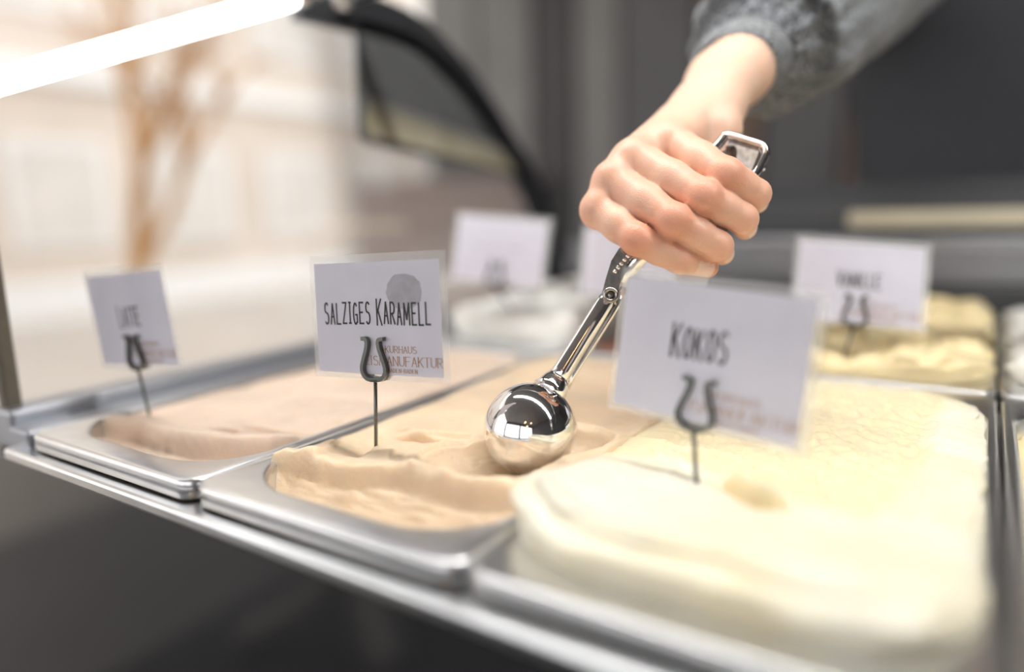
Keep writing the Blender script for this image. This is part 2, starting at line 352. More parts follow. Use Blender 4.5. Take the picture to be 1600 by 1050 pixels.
# ------------------------------------------------------------------ gelato as height fields inside a pan
def segd(p, a, b):
    ax, ay = a; bx, by = b; dx, dy = bx - ax, by - ay; t = max(0, min(1, ((p[0] - ax) * dx + (p[1] - ay) * dy) / (dx * dx + dy * dy + 1e-12)))
    return math.hypot(p[0] - ax - t * dx, p[1] - ay - t * dy), t
def polyy(pts, x):
    if x <= pts[0][0]: return pts[0][1]
    for (a, b), (c, d) in zip(pts, pts[1:]):
        if x <= c: t = (x - a) / (c - a); t = t * t * (3 - 2 * t) * .5 + t * .5; return b + (d - b) * t
    return pts[-1][1]
def field(name, pn, H, m_, label, step=.0016, zb=-.05, group='gelato in the pans'):
    x0, x1, y0, y1 = pn; x0 += .0045; x1 -= .0045; y0 += .016; y1 -= .016
    nx = int((x1 - x0) / step); ny = int((y1 - y0) / step); V = []; idx = {}; F = []; r = .046
    def inside(x, y):
        qx = max(x0 + r - x, 0, x - (x1 - r)); qy = max(y0 + r - y, 0, y - (y1 - r)); return math.hypot(qx, qy) <= r + .0012
    ins = {}
    for j in range(ny + 1):
        for i in range(nx + 1):
            x = x0 + (x1 - x0) * i / nx; y = y0 + (y1 - y0) * j / ny; ins[i, j] = inside(x, y)
            idx[i, j] = len(V)
            V.append((x, y, H(x, y)) if ins[i, j] else (x, y, zb))
    used = {}; VV = []
    for j in range(ny):
        for i in range(nx):
            k = ((i, j), (i + 1, j), (i + 1, j + 1), (i, j + 1))
            if all(ins[q] for q in k):
                f = []
                for q in k:
                    if q not in used: used[q] = len(VV); VV.append(V[idx[q]])
                    f.append(used[q])
                F.append(f)
    cnt = {}
    for f in F:
        for a, b in zip(f, f[1:] + f[:1]): cnt[(a, b)] = 1
    rim_ = [(a, b) for a, b in cnt if (b, a) not in cnt]; low_ = {}
    for a, b in rim_:                      # skirt down into the pan
        for q in (a, b):
            if q not in low_: low_[q] = len(VV); VV.append((VV[q][0], VV[q][1], VV[q][2] - .02))
        F.append([b, a, low_[a], low_[b]])
    base = ((x0 + x1) / 2, (y0 + y1) / 2, -.03)
    o = link(name, VV, F, m_, None, True, base); tag(o, label, 'ice cream', group); return o

# latte: flat, with a scooped hollow and torn lip at the front
lipA = [(.0, .038), (.03, .052), (.05, .048), (.08, .047), (.105, .052), (.13, .062), (.168, .082)]
def HA(x, y):
    p = (x, y); yc = polyy(lipA, x) + .0025 * nz(p, 40, 3) + .001 * nz(p, 130, 1)
    top = -.0022 + .0014 * fbm(p, 28, 2) + .0006 * nz((x * 3, y * .6), 120, 1)
    top += .003 * math.exp(-((y - yc - .006) / .007) ** 2)
    low = -.0150 + .0105 * sst(.030, .0, y - .0165) + .0015 * nz((x, y * 3), 70, 4)
    z = low + (top - low) * sst(-.0026, .0010, y - yc)
    for (cx, cy, ax, ay, dz) in ((.098, .069, .009, .0030, .011), (.118, .085, .018, .0026, .009), (.03, .16, .03, .006, .002), (.13, .17, .03, .008, .004)):
        z -= dz * math.exp(-((x - cx) / ax) ** 2 - ((y - cy - .25 * (x - cx)) / ay) ** 2)
    e = min(x - pA[0] - .0055, pA[1] - .0055 - x, (pA[3] - .017 - y)); z -= .0022 * sst(.008, 0, e)
    return z
field('gelato', pA, HA, M['latte'], 'pinkish-beige latte gelato at the left, smooth with a scooped front')

BALL = P(828, 671, .393); BR = .0258
lipB = [(.168, .034), (.180, .046), (.192, .053), (.206, .052), (.223, .054), (.240, .063), (.2556, .066), (.272, .062), (.290, .064), (.312, .070), (.336, .080)]
TR0 = (BALL[0] + .012, BALL[1] + .018); TR1 = (BALL[0] - .019, BALL[1] - .032); TR2 = (BALL[0] - .002, BALL[1] - .036)
def step(p, a, b, w_, h):                  # a spatula step: raised on the left of a->b, fading out away from it
    dx, dy = b[0] - a[0], b[1] - a[1]; L = math.hypot(dx, dy); t = ((p[0] - a[0]) * dx + (p[1] - a[1]) * dy) / (L * L); s = (-(p[0] - a[0]) * dy + (p[1] - a[1]) * dx) / L
    e = sst(-.15, .1, t) * sst(1.15, .9, t); s += .0015 * nz(p, 120, 3)
    return h * e * sst(-w_, w_, s) * math.exp(-max(0, s) / .018)
def HB(x, y):
    p = (x, y); yc = polyy(lipB, x) + .0022 * nz(p, 40, 7) + .0011 * nz(p, 130, 2)
    top = .0005 + .0016 * fbm(p, 22, 9, 2) + .00035 * fbm(p, 170, 4, 3)
    top += step(p, (.214, .074), (.200, .115), .0010, -.0045) + step(p, (.236, .072), (.226, .088), .0009, .0016) + step(p, (.246, .132), (.222, .122), .0010, -.0035) + step(p, (.20, .055), (.185, .085), .0014, .0026) + step(p, (.256, .190), (.200, .165), .0014, .0018)
    top += .0038 * math.exp(-((y - yc - .004) / .006) ** 2) * (.6 + .8 * abs(nz((x, 0), 70, 4)))
    if y > .16: top += .0035 * sst(.16, .3, y)
    d0 = max(0., yc - y)
    low = -.0085 - .0078 * sst(.0, .018, d0) + .0070 * sst(.026, .0, y - .0165) + .006 * sst(.016, 0, x - pB[0] - .007) + .0016 * nz((x * .35, y * 3), 60, 8) + .0011 * nz((x * .4, y * 3), 170, 8)
    z = low + (top - low) * sst(-.0036, .0008, y - yc)
    z += .0040 * math.exp(-((x - .2555) / .003) ** 2 - ((y - yc - .001) / .0025) ** 2)
    # torn pit
    dx, dy = (x - .2225), (y - .1105); aa = dx * .92 + dy * .38; bb = -dx * .38 + dy * .92
    z -= .0120 * sst(1.12, .62, math.hypot(aa / .0125, bb / .0075)) * (1 + .4 * nz(p, 240, 2))
    z += .0010 * math.exp(-((aa - .001) / .012) ** 2 - ((bb - .0095) / .003) ** 2)
    z -= .005 * sst(1.2, .5, math.hypot((x - .205) / .004, (y - .118) / .005))
    # trough left by the scoop, open towards the customer
    d, t = segd(p, TR0, TR1); d2, t2 = segd(p, (BALL[0], BALL[1]), TR2); rr = BR + .0010
    if d2 < d: d, t = d2, t2
    if d < rr:
        bot = BALL[2] + .0008 - math.sqrt(max(rr * rr - d * d, 0)) + .0045 * max(0, t - .3)
        bot += .00035 * math.sin(d * 2300 + 2 * nz(p, 40, 1)) + .0004 * nz(p, 330, 3); z = min(z, bot)
    elif d < rr * 1.5: z += .0022 * math.exp(-((d - rr * 1.06) / .004) ** 2) * sst(-.004, .0, z)
    e = min(x - pB[0] - .0055, (pB[3] - .017 - y)); z -= .0022 * sst(.008, 0, e)
    z += .0018 * sst(.014, 0, pB[1] - .0055 - x) * sst(.085, .11, y)
    return z
field('gelato', pB, HB, M['caramel'], 'caramel-beige gelato around the scoop with a carved trough and glossy front', .0011)

# ------------------------------------------------------------------ heaped gelato as closed mounds
def mound(name, x0, x1, y0, y1, r, zbase, H, m_, label, side=10, top=46, n=22, bulge=.006, wob=.004, seed=0., inset=.02, disp=.001, cat='ice cream', dens=220, crease=None):
    out = rrect(x0, x1, y0, y1, r, 0, n); cx, cy = (x0 + x1) / 2, (y0 + y1) / 2
    # resample outline evenly
    o = np.array([(p[0], p[1]) for p in out]); o = np.vstack([o, o[:1]]); s = np.r_[0, np.cumsum(np.linalg.norm(np.diff(o, axis=0), axis=1))]
    q = np.linspace(0, s[-1], dens + 1)[:-1]; ox = np.interp(q, s, o[:, 0]); oy = np.interp(q, s, o[:, 1]); L = []
    nrm = []
    for k in range(dens):
        a = np.array([ox[(k + 1) % dens] - ox[k - 1], oy[(k + 1) % dens] - oy[k - 1]]); a /= np.linalg.norm(a); nrm.append((a[1], -a[0]))
    nrm = np.array(nrm)
    for i in range(side):
        ph = math.pi / 2 * i / side; l = []
        for k in range(dens):
            off = bulge * (math.sin(min(1, i / (side * .55)) * math.pi / 2)) - inset * (1 - math.cos(ph)) + wob * nz((ox[k], oy[k], i * .002), 45, seed)
            x = ox[k] + nrm[k][0] * off; y = oy[k] + nrm[k][1] * off
            xi = ox[k] - nrm[k][0] * inset; yi = oy[k] - nrm[k][1] * inset
            z = zbase + (H(xi, yi) - zbase) * math.sin(ph) ** .85
            f = disp * 3 * nz((x * .6, y * .6, z * 5), 90, seed + 4) * math.sin(ph * 1.6) + (crease(ox[k], oy[k], ph) if crease else 0)
            l.append((x + nrm[k][0] * f, y + nrm[k][1] * f, z))
        L.append(l)
    for j in range(top):
        u = (j / (top - 1)); l = []
        for k in range(dens):
            xi = ox[k] - nrm[k][0] * inset + wob * nrm[k][0] * nz((ox[k], oy[k], side * .002), 45, seed) * (1 - u); yi = oy[k] - nrm[k][1] * inset + wob * nrm[k][1] * nz((ox[k], oy[k], side * .002), 45, seed) * (1 - u)
            # shrink towards the medial segment
            my = min(max(oy[k], y0 + (x1 - x0) / 2), y1 - (x1 - x0) / 2); ua = u
            x = xi + (cx - xi) * ua; y = yi + (my - yi) * ua
            l.append((x, y, H(x, y) + disp * fbm((x, y), 120, seed)))
        L.append(l)
    # close the bottom
    bot = [[(x0 + .03 + (p[0] - x0) * (x1 - x0 - .06) / (x1 - x0), y0 + .03 + (p[1] - y0) * (y1 - y0 - .06) / (y1 - y0), zbase - .02) for p in L[0]]]
    vf = loops(bot + L)
    o_ = link(name, vf[0], vf[1], m_, None, True, (cx, cy, zbase)); tag(o_, label, cat, 'gelato in the pans'); return o_
ridgeC = [(.33, .052), (.36, .056), (.39, .052), (.43, .044), (.47, .039), (.50, .036)]
def HC(x, y):
    p = (x, y); yc = polyy(ridgeC, x); hr = .0225 - .0045 * sst(.35, .40, x) - .007 * sst(.41, .49, x) + .0016 * nz(p, 30, 1)
    back = .0015 + .0012 * fbm(p, 40, 3) + .0022 * fbm(p, 130, 3) * sst(.09, .14, y)
    back += .0065 * sst(.468, .484, x) + .003 * sst(.25, .34, y) + .006 * sst(.352, .338, x) * sst(.08, .14, y)
    d = y - yc
    if d > 0: z = back + (hr - back) * (1 - min(1, d / .095)) ** 1.15 
    else: z = hr - .004 * sst(0, -.04, d)
    z += .0022 * math.sin((y - .35 * x) * 210 + 2 * nz(p, 20, 2)) * sst(.06, .02, y) * sst(.45, .38, x)
    dd, t = segd(p, (.396, .126), (.430, .098)); s = (x - .396) * .64 + (y - .126) * .77; al = sst(.010, .002, dd - .5 * max(0, -s))
    z -= .0110 * sst(-.018, -.001, s) * sst(.0022, -.0006, s) * sst(1.0, .6, abs((x - .413) * .77 - (y - .112) * .64) / .026)
    z += .0045 * math.exp(-((s - .0035) / .0024) ** 2) * sst(1.0, .6, abs((x - .413) * .77 - (y - .112) * .64) / .026)
    dd, t = segd(p, (.362, .135), (.385, .125)); z += .004 * math.exp(-(dd / .004) ** 2)
    return z
def creaseC(x, y, ph):
    fm = sst(.13, .07, y) * sst(.49, .44, x); w_ = .05 * nz((x, y), 25, 3)
    return fm * (-.0068 * math.exp(-((ph - .98 - w_) / .10) ** 2) + .0034 * math.exp(-((ph - .70 - w_) / .16) ** 2) - .0048 * math.exp(-((ph - 1.30 - .5 * w_ - .8 * (x - .36)) / .07) ** 2) * sst(.43, .36, x))
cg = mound('gelato', .3294, .4965, .0185, .3560, (.050, .062, .04, .050), -.0030, HC, M['coconut'], 'ivory coconut gelato heaped at the near right, bulging over its pan', bulge=.003, wob=.0022, seed=1.3, inset=.020, top=80, dens=480, side=26, crease=creaseC)
cv = [(v.co.x + cg.location.x, v.co.y + cg.location.y, v.co.z) for v in cg.data.vertices]
A = cg.data.attributes.new('scraped', 'FLOAT', 'POINT')
A.data.foreach_set('value', [sst(.062, .084, y - polyy(ridgeC, x) + .01 * nz((x, y), 40, 6)) * sst(.478, .466, x + .006 * nz((x, y), 35, 4) + .05 * sst(.22, .06, y) * .3) * sst(.345, .325, y) + sst(-.012, -.006, (x - .396) * .64 + (y - .126) * .77) * sst(.004, .001, (x - .396) * .64 + (y - .126) * .77) * sst(1.0, .7, abs((x - .413) * .77 - (y - .112) * .64) / .024) for x, y, z in cv])
nt = M['coconut'].node_tree; bs = nt.nodes['Principled BSDF']; old = bs.inputs['Base Color'].links[0].from_socket
at_ = nt.nodes.new('ShaderNodeAttribute'); at_.attribute_name = 'scraped'; mz = nt.nodes.new('ShaderNodeMix'); mz.data_type = 'RGBA'; mz.inputs[7].default_value = (.88, .77, .52, 1)
nt.links.new(at_.outputs['Fac'], mz.inputs[0]); nt.links.new(old, mz.inputs[6]); nt.links.new(mz.outputs[2], bs.inputs['Base Color'])
def HW(x, y):
    return .028 + .024 * math.exp(-((x - .12) / .05) ** 2 - ((y - .5) / .06) ** 2) + .007 * fbm((x, y), 28, 6) + .005 * sst(.45, .6, y)
mound('gelato', .008, .160, .392, .715, .045, -.004, HW, M['white_gel'], 'white gelato heap in the back row behind the caramel sign', wob=.007, seed=5., disp=.002)
def HV(x, y):
    return .016 + .008 * nz((x, y * 2.2), 26, 2) + .005 * fbm((x, y), 70, 8) + .006 * sst(.45, .6, y) + .004 * math.sin(y * 120 + x * 60)
mound('gelato', .346, .497, .388, .715, .035, -.004, HV, M['vanilla'], 'folded yellow vanilla gelato in the back row at right', wob=.005, seed=8., disp=.002)
field('gelato', pB2, lambda x, y: -.006 + .004 * fbm((x, y), 30, 3), M['red_gel'], 'reddish-brown gelato behind the scoop shaft', .004)
field('gelato', pD, lambda x, y: -.034 + .016 * sst(.20, .30, y) + .006 * fbm((x, y), 50, 4) + .008 * sst(.03, 0, x - .515), M['vanilla'], 'scraped yellow remains of gelato at the right edge', .003)
mound('gelato', .514, .664, .392, .715, .045, -.004, lambda x, y: .018 + .006 * fbm((x, y), 30, 2), M['white_gel'], 'whitish gelato at the far right of the back row', wob=.005, seed=9., disp=.002, dens=140, top=24)

# ------------------------------------------------------------------ stroke lettering
def arc(cx, cy, rx, ry, a0, a1, n=10): return [(cx + rx * math.cos(math.radians(a0 + (a1 - a0) * k / n)), cy + ry * math.sin(math.radians(a0 + (a1 - a0) * k / n))) for k in range(n + 1)]
GL = {
 'A': [[(0, 0), (.5, 1), (1, 0)], [(.18, .36), (.82, .36)]],
 'B': [[(0, 0), (0, 1)], [(0, 1)] + arc(.5, .76, .42, .24, 90, -90) + [(0, .52)], [(0, .52)] + arc(.5, .26, .5, .26, 90, -90) + [(0, 0)]],
 'D': [[(0, 0), (0, 1)], [(0, 1)] + arc(.35, .5, .65, .5, 90, -90) + [(0, 0)]],
 'E': [[(.95, 1), (0, 1), (0, 0), (1, 0)], [(0, .53), (.75, .53)]],
 'F': [[(1, 1), (0, 1), (0, 0)], [(0, .53), (.75, .53)]],
 'G': [arc(.52, .5, .5, .5, 50, 300, 16) + [(.95, .1), (.95, .45), (.55, .45)]],
 'H': [[(0, 0), (0, 1)], [(1, 0), (1, 1)], [(0, .5), (1, .5)]],
 'I': [[(.5, 0), (.5, 1)]], 'I_': [[(.5, 0), (.5, 1)], [(.1, 1), (.9, 1)], [(.1, 0), (.9, 0)]],
 'K': [[(0, 0), (0, 1)], [(.95, 1), (0, .42)], [(.25, .58), (1, 0)]],
 'L': [[(0, 1), (0, 0), (1, 0)]],
 'M': [[(0, 0), (.08, 1), (.5, .25), (.92, 1), (1, 0)]],
 'N': [[(0, 0), (0, 1), (1, 0), (1, 1)]],
 'O': [arc(.5, .5, .5, .5, 90, 450, 20)],
 'R': [[(0, 0), (0, 1)], [(0, 1)] + arc(.5, .74, .45, .26, 90, -90) + [(0, .48)], [(.35, .48), (1, 0)]],
 'S': [arc(.5, .75, .45, .25, 40, 230, 12) + arc(.5, .25, .48, .27, 60, -140, 12)],
 'T': [[(.5, 0), (.5, 1)], [(0, 1), (1, 1)]],
 'U': [[(0, 1), (0, .3)] + arc(.5, .3, .5, .3, 180, 360, 10) + [(1, 1)]],
 'V': [[(0, 1), (.5, 0), (1, 1)]],
 'Z': [[(0, 1), (.95, 1), (.05, 0), (1, 0)]],
 '-': [[(.1, .45), (.9, .45)]]}
def lettering(text, width, cap, thick, big=1.0, gapf=.42, serif=False, narrow=None):
    """flat stroke letters in the xz plane, centred; the letter after a '^' is set larger"""
    wd = {'I': .18 if not serif else .3, 'M': 1.35, '-': .7, ' ': .55, 'I_': .6}; it = []; up = False; x = 0.
    for ch in text:
        if ch == '^': up = True; continue
        g_ = 'I_' if (ch == 'I' and not serif and text.count('SALZ')) else ch
        w_ = wd.get(g_, 1.0) * (1.15 if up else 1); it.append((g_, x, w_, big if up else 1.)); x += w_ + gapf; up = False
    tot = x - gapf; sc = width / tot; V = []; F = []
    def seg(a, b, th):
        a = np.array(a); b = np.array(b); d = b - a; L = np.linalg.norm(d); d = d / (L + 1e-9); nn = np.array([-d[1], d[0]]) * th / 2; a = a - d * th * .35; b = b + d * th * .35
        k = len(V)
        for q in (a - nn, b - nn, b + nn, a + nn): V.append((q[0], 0., q[1]))
        F.append((k, k + 1, k + 2, k + 3))
    for g_, x, w_, s in it:
        if g_ == ' ': continue
        jit = 0 if serif else .03 * math.sin(x * 7)
        for st in GL[g_]:
            pts = [((x + px_ * w_) * sc - width / 2, (py_ * s + (jit - (s - 1) * .35)) * cap - cap / 2) for px_, py_ in st]
            for a, b in zip(pts, pts[1:]):
                dv = abs(b[1] - a[1]) / (abs(b[0] - a[0]) + abs(b[1] - a[1]) + 1e-9)
                seg(a, b, thick * ((.55 + .75 * dv) if serif else 1))
            if serif and g_ not in 'O':
                for e in (pts[0], pts[-1]): seg((e[0] - thick * .9, e[1]), (e[0] + thick * .9, e[1]), thick * .45)
    return V, F

def euler(a, b, c):
    a, b, c = map(math.radians, (a, b, c))
    Rz = np.array([[math.cos(a), -math.sin(a), 0], [math.sin(a), math.cos(a), 0], [0, 0, 1]]); Rx = np.array([[1, 0, 0], [0, math.cos(b), -math.sin(b)], [0, math.sin(b), math.cos(b)]]); Ry = np.array([[math.cos(c), 0, math.sin(c)], [0, 1, 0], [-math.sin(c), 0, math.cos(c)]])
    return Rz @ Rx @ Ry
CWD, CHT = .088, .062
def sign(eul, pos, foot, text, label, hlabel, patch=False, clipx=-.0008, lam=(.0035, .0045, .0045, .003), foot_ink=True):
    Mx = euler(*eul); pos = np.array(pos); bot = pos + Mx @ np.array([0, 0, -CHT / 2])
    t = thing('flavour_card', label, 'sign', tuple(bot), 'flavour cards')
    W2, H2 = CWD / 2, CHT / 2
    X = lambda vf: xform(vf, Mx, pos)
    part(t, 'paper', X(box(-W2, W2, -.0002, .0002, -H2, H2)), M['paper'])
    l, r, tp, b = lam
    o = [(-W2 - l, -H2 - b), (W2 + r, -H2 - b), (W2 + r, H2 + tp), (-W2 - l, H2 + tp)]; i_ = [(-W2, -H2), (W2, -H2), (W2, H2), (-W2, H2)]
    bv = [(x, 0, z) for x, z in o] + [(x, 0, z) for x, z in i_]
    part(t, 'laminate_border', X((bv, [(k, (k + 1) % 4, (k + 1) % 4 + 4, k + 4) for k in range(4)])), M['lam_edge'], False, 'clear laminate border')
    part(t, 'laminate_sheet', X(([(x, -.0006, z) for x, z in i_], [(0, 1, 2, 3)])), M['laminate'], False, 'clear laminate film')
    if text: part(t, 'lettering', X(xform(lettering(*text[0]), np.eye(3), (text[1], -.00035, text[2]))), M['ink'] if foot_ink else M['grey_ink'], False, 'flavour name in narrow black capitals')
    if foot_ink:
        fm = M['orange_ink']
        f = join(xform(lettering('KURHAUS', .0212, .0036, .00034, 1, .38, True), np.eye(3), (.0166, -.00035, -.0168)), xform(lettering('EISMANUFAKTUR', .0530, .0050, .00042, 1, .34, True), np.eye(3), (.0175, -.00035, -.0232)), xform(lettering('BADEN-BADEN', .0200, .0021, .00026, 1, .45, True), np.eye(3), (.0172, -.00035, -.0284)))
        part(t, 'maker_lettering', X(f), fm, False, 'bronze maker name')
    if patch:
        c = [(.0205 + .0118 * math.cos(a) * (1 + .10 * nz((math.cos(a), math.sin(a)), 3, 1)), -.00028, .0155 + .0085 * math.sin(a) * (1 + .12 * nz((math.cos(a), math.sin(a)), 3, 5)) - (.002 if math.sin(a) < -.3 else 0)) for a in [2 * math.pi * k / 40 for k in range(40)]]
        part(t, 'grey_patch', X((c, [tuple(range(40))])), M['patch'], False, 'round grey patch')  # flat roundish grey patch, darker than the paper
    # holder: lyre-shaped spring clip on a thin rod
    h = thing('card_holder', hlabel, 'card holder', tuple(foot), 'card holders')
    ly = smoothpath([(-.0078, .0225), (-.0050, .0222), (-.0040, .0205), (-.0047, .0165), (-.0068, .0110), (-.0082, .0065), (-.0076, .0030), (-.0046, .0002), (0, 0.)], 5)
    ly = [(q[0], q[1]) for q in ly]; ly = ly + [(-x, z) for x, z in ly[::-1][1:]]
    zc = -.0335
    for yy, nm in ((-.0022, 'clip'), (.0020, 'clip')):
        part(h, nm, X(ribbon([(clipx + x, yy, zc + z) for x, z in ly], (0, 1, 0), .0028, .0021)), M['clip'])
    top = pos + Mx @ np.array([clipx, -.0018, zc])
    part(h, 'bridge', X(box(clipx - .003, clipx + .003, -.0036, .0036, zc - .0014, zc + .0002, .0003)), M['clip'])
    ft = np.array(foot, float); dirn = (ft - top) / np.linalg.norm(ft - top)
    part(h, 'rod', tube([tuple(top), tuple(ft + dirn * .018)], .00105, 10), M['clip'], True)
    return t
KT = .00105
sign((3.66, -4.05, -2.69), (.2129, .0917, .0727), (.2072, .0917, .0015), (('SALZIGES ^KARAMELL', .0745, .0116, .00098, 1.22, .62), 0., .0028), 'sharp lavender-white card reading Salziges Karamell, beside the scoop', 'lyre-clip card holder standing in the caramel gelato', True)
sign((2.06, 2.96, -4.43), (.0113, .0653, .0632), (.0285, .0610, -.0015), (('^LATTE', .024, .0125, .0011, 1.15, .6), -.001, .002), 'tilted grey card reading Latte at the far left', 'card holder standing in the latte gelato at left')
sign((-5.66, -6.29, 3.91), (.3886, .1186, .0627), (.3895, .1060, .0085), (('^KOKOS', .0262, .0135, .0012, 1.15, .58), -.004, .0045), 'large blurred lavender card reading Kokos in the foreground', 'card holder standing in the coconut gelato')
sign((17., -21.3, 5.), (.4103, .4096, .0672), (.4060, .398, .017), (('^VANILLE', .030, .011, .0011, 1.15, .6), 0., .002), 'white card reading Vanille before the yellow gelato', 'card holder standing in the vanilla gelato')
sign((20.95, -14.9, 5.5), (.0979, .3814, .0910), (.0990, .405, .024), (('-- ---- ----', .045, .008, .0012, 1., .2), 0., .003), 'blurred white card before the white gelato heap', 'card holder standing in the white gelato heap', foot_ink=False)
c6 = P(985, 412, .66)
sign((15., -8., 4.), tuple(c6), (c6[0] - .002, c6[1] + .0, -.004), None, 'white card mostly hidden behind the hand and scoop', 'card holder hidden behind the coconut card', foot_ink=False)

# ------------------------------------------------------------------ ice cream scoop
sc = thing('ice_cream_scoop', 'chrome ice cream scoop with spring lever, held by the hand in caramel gelato', 'scoop', tuple(BALL - np.array([0, 0, BR])))
nO = np.array([-.42, .78, -.46]); nO /= np.linalg.norm(nO)
ax = -nO; u_ = np.cross(ax, [0, 0, 1.]); u_ /= np.linalg.norm(u_); v_ = np.cross(ax, u_)
prof = []
for k in range(0, 29):
    th = math.radians(118 * k / 28); prof.append((BR * math.sin(th), BR * math.cos(th)))
for k in range(28, -1, -1):
    th = math.radians(118 * k / 28); prof.append(((BR - .0011) * math.sin(th), (BR - .0011) * math.cos(th)))
Ls = []
for r_, h_ in prof: Ls.append([tuple(BALL + ax * h_ + max(r_, 1e-5) * (math.cos(a) * u_ + math.sin(a) * v_)) for a in [2 * math.pi * k / 56 for k in range(56)]])
part(sc, 'bowl', loops(Ls), M['chrome'], True)
pc0 = BALL + (P(862, 604, .398) - BALL) * .86; pc1 = P(872, 592, .400); pc2 = P(881, 577, .4005); pv = P(955, 456, .406)
dS = (pv - pc1) / np.linalg.norm(pv - pc1)
part(sc, 'collar', tube([pc0, P(864, 605, .398), P(868, 597, .3995), P(874, 588, .400)], [.0105, .0090, .0080, .0062], 20), M['chrome'], True)
part(sc, 'shaft', tube([P(866, 600, .3995), P(880, 578, .4005), P(912, 526, .403), P(945, 473, .4055), P(953, 459, .406)], [.0066, .0056, .0052, .0050, .0040], 18), M['chrome'], True)
part(sc, 'drive_rod', tube([P(884, 606, .4035), P(894, 586, .404), P(925, 537, .406), P(962, 478, .4085), P(975, 450, .409)], .0024, 10), M['chrome'], True)
rg = P(954, 461, .3985)
ring = [rg + .0034 * (math.cos(a) * CR + math.sin(a) * CU) for a in [2 * math.pi * k / 20 for k in range(20)]]
part(sc, 'rivet', tube(ring, .0013, 8, closed=True), M['dark_chrome'], True)
part(sc, 'rivet_barrel', tube([rg + CF * .0005, rg + CF * .014], .0033, 14), M['dark_chrome'], True)
for dpt in (.401, .4095):
    part(sc, 'bracket', ribbon([P(951, 465, dpt), P(958, 438, dpt), P(966, 412, dpt), P(976, 396, dpt), P(992, 384, dpt)], CF, .0016, .0085), M['dark_chrome'])
for k in range(5):
    a = P(961 + k * 5, 424 - k * 6, .400); part(sc, 'gear_tooth', tube([a, a + CF * .010], .0012, 8), M['chrome'], True)
part(sc, 'grip', tube([P(966, 440, .410), P(1000, 396, .413), P(1060, 330, .419), P(1120, 262, .425), P(1150, 230, .430)], [.0050, .0062, .0070, .0070, .0055], 16), M['chrome'], True)
lp = smoothpath([P(1040, 318, .4250), P(1090, 262, .4235), P(1127, 221, .4215), P(1132, 214, .4212), P(1140, 212, .4208), P(1184, 225, .4170), P(1193, 230, .4163), P(1196, 240, .4160), P(1192, 250, .4160), P(1176, 277, .4160), P(1120, 345, .4155)], 5)
sd_ = P(1187, 228, .4165) - P(1137, 213, .421); sd_ /= np.linalg.norm(sd_); back = P(1120, 270, .424) - P(1163, 221, .419); back -= sd_ * (back @ sd_); back /= np.linalg.norm(back); wv = np.cross(back, sd_); wv *= np.sign(wv @ CF)
part(sc, 'lever_loop', tube(lp, .0027, 12, flat=(wv, 1.6)), M['chrome'], True)
w0_ = P(1163, 224, .4195) + wv * .003
part(sc, 'lever_web', ribbon([w0_, w0_ + back * .05, w0_ + back * .09], sd_, .019, .001), M['dark_chrome'])
kn = P(1193, 262, .4165); part(sc, 'lever_knob', tube([kn - CR * .004, kn - CR * .001, kn + CR * .001], [.0014, .0024, .0015], 10), M['chrome'], True)

# ------------------------------------------------------------------ the server: hand and arm as one continuous skin, sleeve, torso, head
def surface_nets(D, org, h):
    nx, ny, nz_ = D.shape; S = D < 0
    c = [(i, j, k) for i in (0, 1) for j in (0, 1) for k in (0, 1)]
    cnt = sum(S[i:nx - 1 + i, j:ny - 1 + j, k:nz_ - 1 + k].astype(np.int8) for i, j, k in c)
    act = np.argwhere((cnt > 0) & (cnt < 8)); idm = -np.ones((nx - 1, ny - 1, nz_ - 1), np.int32); idm[tuple(act.T)] = np.arange(len(act))
    acc = np.zeros((len(act), 3)); num = np.zeros(len(act))
    for a in c:
        for ax_ in range(3):
            if a[ax_] == 1: continue
            b = list(a); b[ax_] = 1
            da = D[act[:, 0] + a[0], act[:, 1] + a[1], act[:, 2] + a[2]]; db = D[act[:, 0] + b[0], act[:, 1] + b[1], act[:, 2] + b[2]]
            x = (da < 0) != (db < 0); t = np.where(x, da / np.where(x, da - db, 1), 0)
            p = np.tile(np.array(a, float), (len(act), 1)); p[:, ax_] += t; acc += p * x[:, None]; num += x
    V = (act + acc / num[:, None]) * h + org; F = []
    for ax_ in range(3):
        sl0 = [slice(1, -1)] * 3; sl0[ax_] = slice(0, -1); sl1 = list(sl0); sl1[ax_] = slice(1, None)
        s0 = S[tuple(sl0)]; s1 = S[tuple(sl1)]; e = np.argwhere(s0 != s1)
        off = np.array([1, 1, 1]); off[ax_] = 0; e = e + off; sgn = s0[tuple((e - off).T)]
        o1, o2 = [(1, 2), (2, 0), (0, 1)][ax_]; d1 = np.eye(3, dtype=int)[o1]; d2 = np.eye(3, dtype=int)[o2]
        q = [idm[tuple((e - d1 - d2).T)], idm[tuple((e - d2).T)], idm[tuple(e.T)], idm[tuple((e - d1).T)]]
        Q = np.stack(q, 1); Q[~sgn] = Q[~sgn][:, ::-1]; F.append(Q)
    F = np.vstack(F); return V, F[(F >= 0).all(1)]
